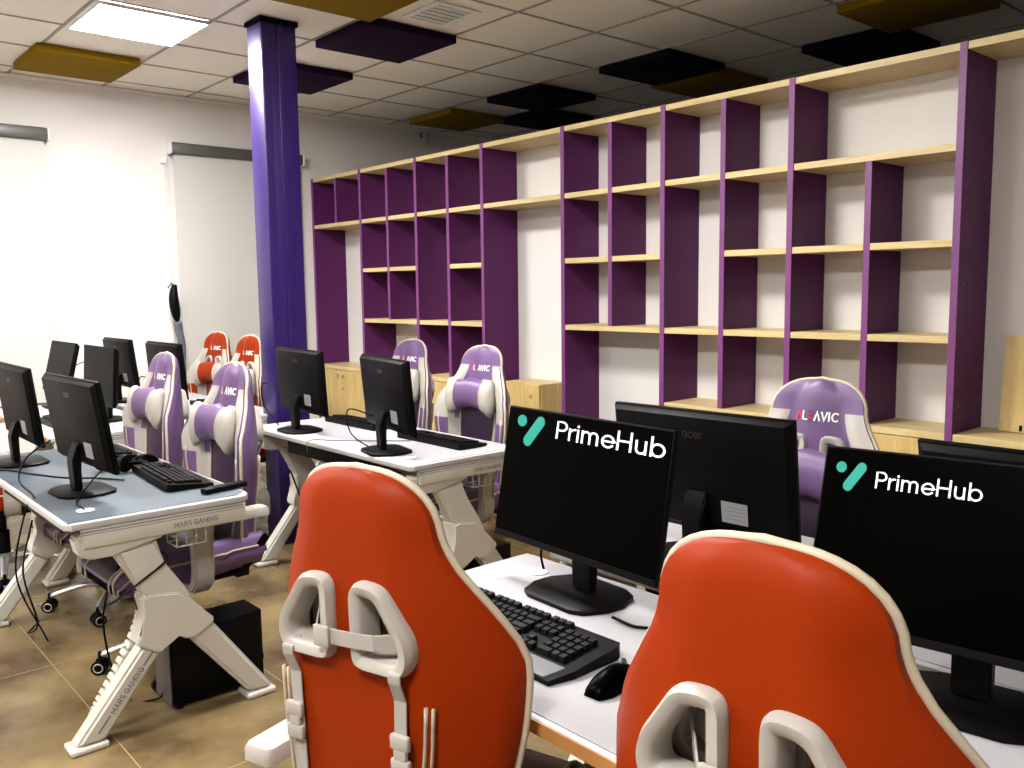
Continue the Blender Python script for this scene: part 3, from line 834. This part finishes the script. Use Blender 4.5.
    for s in (-1, 1):
        for u0, r_ in ((.56,.005),(.97,.0045)):
            bm = bmesh.new(); P = []
            for y in [-.22+.035*i for i in range(13)]+[.235,.265,.29,.302]:
                w = .255 if y > -.1 else .235
                e = max(0, (y-.21)/.10); drop = .055*e**2
                u = u0
                bol = .034*math.exp(-((u-.83)/.13)**2)*(1-.5*min(1, e)); rz = (max(0, u-.88)/.12)**2*.045
                P.append((s*w*u*(1-.10*min(1, e)), y, .480+bol-rz-drop))
            x0 = P[-1][0]
            P += [(x0*.99, .312, .410), (x0*.97, .308, .375)]
            tube(bm, P, r_, 6)
            tag(link('piping', bm, M['piping'], seat, True), 'cream piping on the seat')
    for s in (-1, 1):                                      # cream crescents on the seat front
        bm = bmesh.new(); tube(bm, bez([(s*.235,.19,.507),(s*.215,.265,.488),(s*.19,.308,.445),(s*.185,.312,.40),(s*.19,.302,.378)], 6), .014, 8, flat=.45)
        link('crescent', bm, M['cream'], seat, True)
    bm = bmesh.new(); box(bm, -.19, .19, -.20, .19, .352, .375, .006); box(bm, -.10, .10, -.13, .11, .325, .353, .004); link('seat_frame', bm, M['black'], t, True, 40)
    for s in (-1, 1):
        bm = bmesh.new(); bar(bm, (s*.222, -.15, .372), (s*.222, -.262, .50), .03, .012, axis=(0,1,0), bev=.003); bar(bm, (s*.20,-.15,.366), (s*.235,-.15,.366), .05,.012, axis=(0,1,0))
        link('hinge', bm, M['black'], t)
    # ---- armrests
    for s in (-1, 1):
        bm = bmesh.new()
        prof = [(.16,.360),(.275,.362),(.315,.395),(.325,.45),(.312,.50),(.314,.56),(.338,.600),(.338,.618),(.285,.618),(.285,.595),(.282,.56),(.280,.50),(.296,.45),(.285,.405),(.265,.388),(.16,.385)]
        prism(bm, [(s*(x+arm*(x > .2)), z-(adz if z > .46 else 0)) for x, z in prof], .010, .085)
        bmesh.ops.bevel(bm, geom=[e for e in bm.edges if abs(e.verts[0].co.y-e.verts[1].co.y) < .01], offset=.007, segments=2, affect='EDGES')
        a = tag(link('armrest', bm, M['cream'], t, True, 50), 'cream plastic armrest')
        bm = bmesh.new()
        out = [(-.125,-.028),(-.115,-.038),(.06,-.040),(.115,-.045),(.135,-.02),(.135,.02),(.115,.045),(.06,.040),(-.115,.038),(-.125,.028)]
        out = [(y_*1.15-.0, x_) for y_, x_ in out]
        A = [bm.verts.new((s*(.312+arm)+x, y-.06, .619-adz)) for y, x in out]; B = [bm.verts.new((s*(.312+arm)+x, y-.06, .640-adz)) for y, x in out]; Cc = [bm.verts.new((s*(.312+arm)+x*.85, y*.96-.06, .650-adz)) for y, x in out]
        bm.faces.new(A); bm.faces.new(Cc[::-1]); m = len(out)
        for P1, P2 in ((A,B),(B,Cc)):
            for i in range(m): bm.faces.new((P1[i], P1[(i+1)%m], P2[(i+1)%m], P2[i]))
        link('pad', bm, M['cream'], a, True, 50)
    # ---- gas lift, star base, casters
    bm = bmesh.new(); lathe(bm, [(.042,.085),(.042,.11),(.030,.115),(.030,.235),(.019,.24),(.019,.326)], seg=18); link('gas_lift', bm, M['black'], t, True, 40)
    bm = bmesh.new(); lathe(bm, [(.048,.066),(.052,.075),(.052,.112),(.0425,.120)], seg=20)
    base = link('star_base', bm, M['silver'], t, True, 40)
    for k in range(5):
        a = R(70+72*k); ca, sa = math.cos(a), math.sin(a)
        bm = bmesh.new()
        pts = bez([(.045*ca,.045*sa,.098),(.15*ca,.15*sa,.105),(.24*ca,.24*sa,.088),(.30*ca,.30*sa,.071)], 5)
        tube(bm, pts, lambda u: .021-.007*u, 10, flat=.72)
        lg = tag(link('leg', bm, M['silver'], base, True), 'bright curved leg of the star base')
        cx, cy = .305*ca, .305*sa; yaw = a+R(random.uniform(-60, 60)); dx, dy = math.cos(yaw+PI/2), math.sin(yaw+PI/2)
        bm = bmesh.new()
        tube(bm, [(cx, cy, .085), (cx, cy, .048)], .007, 8)
        for s in (-1, 1):
            p0 = Vector((cx+dx*s*.008, cy+dy*s*.008, .028)); p1 = Vector((cx+dx*s*.028, cy+dy*s*.028, .028))
            tube(bm, [p0, p1], .0275, 18)
        box(bm, -.010, .010, -.02, .02, .030, .062, .004, 0, Matrix.Translation((cx, cy, 0)) @ Matrix.Rotation(yaw, 4, 'Z'))
        cs = link('caster', bm, M['black'], t, True, 40)
        bm = bmesh.new()
        for s in (-1, 1):
            cc = Vector((cx+dx*s*.0285, cy+dy*s*.0285, .028)); tx = Vector((math.cos(yaw), math.sin(yaw), 0))
            tube(bm, [cc+tx*.017*math.cos(2*PI*k2/16)+Vector((0,0,.017*math.sin(2*PI*k2/16))) for k2 in range(16)], .0028, 6, closed=True)
        link('wheel_ring', bm, M['silver'], cs, True)
    return t

# ------------------------------------------------------------------ placing things
used = set()
def put(proto, x, y, rz, label, cat, group, z=0):
    o = proto if proto not in used else copy_tree(proto)
    used.add(proto); o.location = (x, y, z); o.rotation_euler = (0, 0, rz); tag(o, label, cat, group); return o

dproto = make_desk(M['pad'])
bproto = make_desk(M['bluepad'])
GD = 'white gaming desks'
put(bproto, -2.88-DL/2, .69, 0, 'gaming desk with blue-grey surface and K-shaped white leg at left', 'desk', GD)
put(dproto, -2.88-DL/2, 1.97, 0, 'white gaming desk in the middle of the room, in front of the shelving', 'desk', GD)
put(dproto, -1.70+DL/2, 1.535, PI, 'white gaming desk in the foreground behind the two orange chairs', 'desk', GD)
put(dproto, -1.70+DL/2, 1.60, 0, 'white gaming desk placed back to back behind the foreground desk', 'desk', GD)
put(dproto, -4.72-DL/2, 1.765, 0, 'white gaming desk near the window wall before the two far orange chairs', 'desk', GD)
put(dproto, -4.72-DL/2, 1.70, PI, 'white gaming desk near the window wall, back to back, on its camera side', 'desk', GD)

DT = .7505
mon = make_monitor(); monb = make_monitor((1, 1, 1.52, .018, -.004, .0040, .021, .013)); monc = make_monitor((.53, .72, 1.47, .012, -.017, .0029, .006, -.001))
GM = 'black computer monitors'
def pm(proto, x, y, rz, tilt, label, drop=0.):
    # x, y: middle of the panel's lower edge
    o = put(proto, x, y, rz, label, 'monitor', GM, DT); set_tilt(o, tilt)
    for ch in o.children:
        if ch.name.startswith('panel'): ch.location.z = .095-drop
    return o
pm(monb, -1.367, 1.36, R(-3), 10, 'black monitor with PrimeHub lettering between the two foreground orange chairs')
pm(monc, -.545, 1.45, R(8), 17, 'black monitor with PrimeHub lettering, cut by the right picture edge')
pm(mon, -1.351, 1.847, PI+R(2), 7, 'black monitor seen from behind with sticker, behind the left PrimeHub screen', .026)
pm(mon, -.52, 1.88, PI, 14, 'black monitor seen from behind, rising above the right PrimeHub screen', .024)
pm(mon, -4.021, 2.111, PI+R(-4), 3, 'left one of two black monitors on the middle desk, next to the indigo pillar')
pm(mon, -3.209, 2.103, PI+R(-12), 5, 'right one of two black monitors on the middle desk')
pm(mon, -3.327, .892, PI+R(3), 8, 'black monitor with white sticker on the near end of the blue-grey desk')
pm(mon, -4.091, .86, PI, 6, 'black monitor on the blue-grey desk cut by the left picture edge')
pm(mon, -6.012, 1.438, 0, 14, 'tilted greyish monitor seen nearly edge-on, nearest to the left blind')
pm(mon, -5.156, 1.454, 0, 4, 'upright monitor seen nearly edge-on, behind the near blue-grey desk')
pm(mon, -6.01, 1.867, PI, 6, 'black monitor seen from behind, just right of the upright edge-on monitor')
pm(mon, -5.233, 1.876, PI, 4, 'black monitor seen from behind the left purple headrest, beside the blind')

kb1 = make_keyboard(True, True); kbn = make_keyboard(False)
GK = 'black keyboards'
DT2 = .7502
put(kb1, -1.315, 1.12, R(1), 'large black keyboard with silvery wrist rest in the foreground', 'keyboard', GK, DT2)
put(kbn, -.50, 1.13, 0, 'black keyboard hidden behind the right-hand orange chair', 'keyboard', GK, DT2)
put(kbn, -3.33, 1.18, PI+R(-4), 'black keyboard on the near end of the blue-grey desk', 'keyboard', GK, DT2)
put(kbn, -4.10, 1.17, PI, 'black keyboard half hidden behind the sticker monitor on the blue-grey desk', 'keyboard', GK, DT2)
put(kbn, -3.25, 2.40, PI, 'black keyboard on the near end of the middle desk', 'keyboard', GK, DT2)
put(kbn, -3.98, 2.42, PI, 'black keyboard on the far end of the middle desk by the pillar', 'keyboard', GK, DT2)
put(kbn, -5.25, 2.17, PI, 'black keyboard between the left purple chair and the far orange chairs', 'keyboard', GK, DT2)
put(kbn, -5.20, 1.27, 0, 'black keyboard below the upright edge-on monitor', 'keyboard', GK, DT2)

def make_mouse():
    t = empty('computer_mouse'); bm = bmesh.new(); secs = []
    for i in range(11):
        u = i/10; y = -.058+.116*u; w = .033*math.sin(PI*(.08+.84*u))**.5*(.92+.08*math.cos(2*PI*u)); h = .038*math.sin(PI*(.06+.80*u))**.7
        secs.append([Vector((w*math.cos(PI*k/8), y, .0012+h*math.sin(PI*k/8))) for k in range(9)])
    side_loft(bm, secs); b = link('shell', bm, M['gloss'], t, True, 60)
    bm = bmesh.new(); tube(bm, [(-.004,.030,.036),(.004,.030,.036)], .009, 12); link('scroll_wheel', bm, M['grey'], t, True)
    return t
ms = make_mouse()
put(ms, -1.00, 1.10, R(5), 'black mouse between the foreground keyboard and the right-hand orange chair', 'mouse', 'computer mice', DT2)
put(ms, -3.72, 1.215, PI+R(20), 'black mouse on the blue-grey desk behind the near keyboard', 'mouse', 'computer mice', DT2)

# game headset on the blue desk
t = empty('headset', (-3.62, 1.06, DT2), R(30), 'small black headset lying behind the keyboard on the blue-grey desk', 'headset')
for s in (-1, 1):
    bm = bmesh.new(); lathe(bm, [(.02,-.014),(.034,-.012),(.036,0),(.034,.012),(.02,.014)], (0,0,0), 18, Matrix.Translation((s*.055,0,.0375)) @ Matrix.Rotation(R(90), 4, 'Y')); link('ear_cup', bm, M['black'], t, True, 50)
bm = bmesh.new(); tube(bm, bez([(-.06,0,.04),(-.075,.06,.03),(-.04,.13,.016),(.04,.13,.016),(.075,.06,.03),(.06,0,.04)], 6), .008, 8); link('headband', bm, M['black'], t, True)

# remote
t = empty('remote_control', (-2.99, 1.245, DT2), R(100), 'black remote control on the corner of the blue-grey desk', 'remote control')
bm = bmesh.new(); box(bm, -.085, .085, -.020, .020, .001, .021, .006, seg=3); b = link('case', bm, M['black'], t, True, 50)
bm = bmesh.new()
for i in range(5):
    for j in range(2): box(bm, -.05+i*.022, -.04+i*.022, -.012+j*.015, -.004+j*.015, .0212, .0225, .0005)
link('buttons', bm, M['key'], b)

# PC towers
def tower(x, y, label):
    t = empty('computer_tower', (x, y, 0), 0, label, 'computer', 'black computer towers')
    bm = bmesh.new(); box(bm, -.074, .074, -.17, .17, .015, .285, .006); link('case', bm, M['black'], t, True, 40)
    bm = bmesh.new(); box(bm, -.072, .072, -.175, -.1705, .02, .28, .002); link('rear_panel', bm, M['grey'], t)
    bm = bmesh.new()
    for sx in (-.055,.055):
        for sy in (-.14,.14): tube(bm, [(sx,sy,.0005),(sx,sy,.0148)], .014, 10)
    link('rubber_feet', bm, M['black'], t)
tower(-3.055, 1.19, 'black computer tower on the floor behind the leg of the blue-grey desk')
tower(-3.055, 2.42, 'black computer tower on the floor under the near end of the middle desk')

# chairs
co = make_chair('gaming_chair', 'orange', 'orange_dark', 'cream', 1.5, -.01, .055)
cp = make_chair('gaming_chair', 'purple', 'purple_dark', 'cream', 5, .025)
GO = 'orange gaming chairs'; GP = 'purple gaming chairs'
OFF = .25
def pc(proto, tx, ty, face, label, g):
    """tx,ty: where the top of the backrest is; face: facing direction in degrees"""
    a = R(face); OFF = .235 if proto is co else .28; o = put(proto, tx+OFF*math.cos(a), ty+OFF*math.sin(a), a-PI/2, label, 'gaming chair', g); return o
pc(co, -1.21, .72, 107, 'left one of the two foreground orange gaming chairs seen from behind', GO)
pc(co, -.53, .83, 97, 'right one of the two foreground orange gaming chairs seen from behind', GO)
P1 = pc(cp, -4.27, 1.53, -88, 'purple and white gaming chair behind the far end of the blue-grey desk', GP)
P2 = pc(cp, -3.41, 1.50, -88, 'purple and white gaming chair at the near end of the blue-grey desk', GP)
P3 = pc(cp, -4.22, 2.94, -86, 'purple and white gaming chair half hidden behind the right monitor of the middle desk', GP)
P4 = pc(cp, -3.44, 2.84, -86, 'purple and white gaming chair at the near end of the middle desk', GP)
pc(cp, -1.375, 2.47, -84, 'purple gaming chair, its lettered headrest rising between the two PrimeHub screens', GP)
pc(cp, -.60, 2.47, -90, 'purple gaming chair, only its white shoulder showing at the right picture edge', GP)
pc(co, -6.20, 2.60, -80, 'left one of the two far orange gaming chairs before the blind', GO)
pc(co, -5.50, 2.53, -84, 'right one of the two far orange gaming chairs, next to the indigo pillar', GO)
pc(co, -5.15, .70, 80, 'orange gaming chair mostly outside the left picture edge beyond the blue-grey desk', GO)

# the neck pillows sit a little higher on four of the purple chairs
for ch in (P1, P2, P3, P4):
    for c in ch.children:
        if c.name.startswith('neck_pillow'): c.location.z += .045
# rounded black bag under the middle desk
t = empty('black_bag', (-3.86, 2.25, 0), 0, 'rounded black bag under the middle desk behind the left orange chair', 'bag')
bm = bmesh.new(); secs = []
for i in range(9):
    u = -1+2*i/8; s = (1-.55*abs(u)**3)
    secs.append([Vector((.26*s*math.cos(2*PI*k/20), u*.09, .30+.285*s*math.sin(2*PI*k/20)*(1 if math.sin(2*PI*k/20) > 0 else 1.0))) for k in range(20)])
side_loft(bm, secs); b = link('body', bm, M['black'], t, True)
bm = bmesh.new(); tube(bm, bez([(-.05,0,.575),(-.03,0,.61),(.03,0,.61),(.05,0,.575)], 5), .008, 8); link('handle', bm, M['key'], t, True)

# cables
def cable(pts, label, r=.0032, m='black', g='black cables'):
    bm = bmesh.new(); tube(bm, bez(pts, 8), r, 6); o = link('cable', bm, M[m], None, True); tag(o, label, 'cable', g)
zt = DT+.0035
cable([(-3.33,.935,.90),(-3.36,.96,.84),(-3.30,.88,.78),(-3.16,.80,zt),(-3.03,.788,zt)], 'black cable hanging from the sticker monitor to the white desk grommet')
cable([(-3.45,.80,.93),(-3.55,.74,.86),(-3.50,.70,.79),(-3.34,.71,zt),(-3.36,.683,.70),(-3.45,.66,.45),(-3.42,.74,.20)], 'black cable dropping over the edge of the blue-grey desk')
cable([(-3.40,1.03,zt+.002),(-3.52,.97,zt),(-3.62,.88,zt),(-3.80,.80,zt),(-3.95,.74,zt),(-4.0,.680,.73),(-3.95,.66,.5)], 'thin black cable running along the blue-grey desk behind the monitors')
cable([(-1.55,1.453,.755),(-1.56,1.455,.80),(-1.50,1.43,.88),(-1.42,1.41,.93)], 'black cable rising from the grommet behind the left PrimeHub screen')
cable([(-1.20,1.32,.765),(-1.14,1.34,zt),(-1.10,1.42,zt),(-1.14,1.49,.79),(-1.20,1.47,.85)], 'black cable looping on the right of the left PrimeHub stand')
cable([(-.62,1.30,zt),(-.66,1.24,zt),(-.58,1.17,zt),(-.40,1.13,zt)], 'black cable lying before the right PrimeHub stand')
cable([(-3.30,2.07,.90),(-3.38,1.99,.93),(-3.42,2.02,.82),(-3.32,2.05,zt+.01),(-3.18,2.07,zt)], 'black cable drooping from the right monitor of the middle desk')
cable([(-3.35,2.30,zt),(-3.5,2.16,zt),(-3.62,2.05,zt),(-3.70,1.962,.755),(-3.70,1.95,.70)], 'thin grey cable crossing the middle desk between its monitors', .0022, 'grey')
cable([(-4.10,2.08,.92),(-4.28,2.02,.98),(-4.33,2.04,.86),(-4.25,2.08,zt)], 'black cable arching left of the far monitor on the middle desk')
cable([(-5.35,1.84,.92),(-5.50,1.80,.95),(-5.54,1.80,.85),(-5.45,1.82,zt)], 'black cable arching behind the far keyboard by the blind')
cable([(-6.2,1.50,.93),(-5.95,1.62,1.03),(-5.80,1.62,.93),(-5.75,1.60,zt)], 'thin cable arching between the two edge-on monitors')
cable([(-2.96,.82,.45),(-2.90,.815,.465),(-2.880,.85,.49),(-2.878,.92,.53),(-2.880,.98,.565),(-2.90,1.0,.58),(-2.96,1.0,.585)], 'black cable tied round the K-shaped leg of the blue-grey desk', .004)
cable([(-3.22,1.0,.60),(-3.3,.9,.30),(-3.20,.92,.02),(-3.10,1.0,.01),(-3.06,1.02,.05)], 'black cable coiling down to the tower behind the K-shaped leg', .004)
cable([(-4.30,.90,.45),(-4.05,.80,.30),(-3.95,.82,.10),(-4.05,.80,.03),(-4.20,.88,.02)], 'black cable tangling beside the far leg of the blue-grey desk', .004)
cable([(-4.28,2.15,.50),(-4.20,2.20,.25),(-4.22,2.26,.06),(-4.12,2.3,.012)], 'black cable hanging down the far leg of the middle desk', .005)

# ------------------------------------------------------------------ light, world, camera
w = bpy.data.worlds.new('w'); S.world = w; w.use_nodes = True
w.node_tree.nodes['Background'].inputs['Color'].default_value = (.9, .93, 1, 1)
w.node_tree.nodes['Background'].inputs['Strength'].default_value = .3

f, yaw, pitch, roll = 875.163, R(41.18338788), R(6.15358286), R(-.72249875)
fw = Vector((-math.cos(yaw)*math.cos(pitch), math.sin(yaw)*math.cos(pitch), -math.sin(pitch)))
rt = fw.cross(Vector((0,0,1))).normalized(); up = rt.cross(fw)
r2 = rt*math.cos(roll)+up*math.sin(roll); u2 = -rt*math.sin(roll)+up*math.cos(roll)
cd = bpy.data.cameras.new('camera'); cam = bpy.data.objects.new('camera', cd); C.objects.link(cam)
cam.matrix_world = Matrix(((r2.x,u2.x,-fw.x,0),(r2.y,u2.y,-fw.y,0),(r2.z,u2.z,-fw.z,1.45),(0,0,0,1)))
cd.sensor_width = 36; cd.lens = f/1024*36; cd.clip_start = .02
S.camera = cam
S.view_settings.view_transform = 'Standard'; S.view_settings.look = 'None'
S.view_settings.exposure = 1.95; S.view_settings.gamma = 1; S.view_settings.use_curve_mapping = False
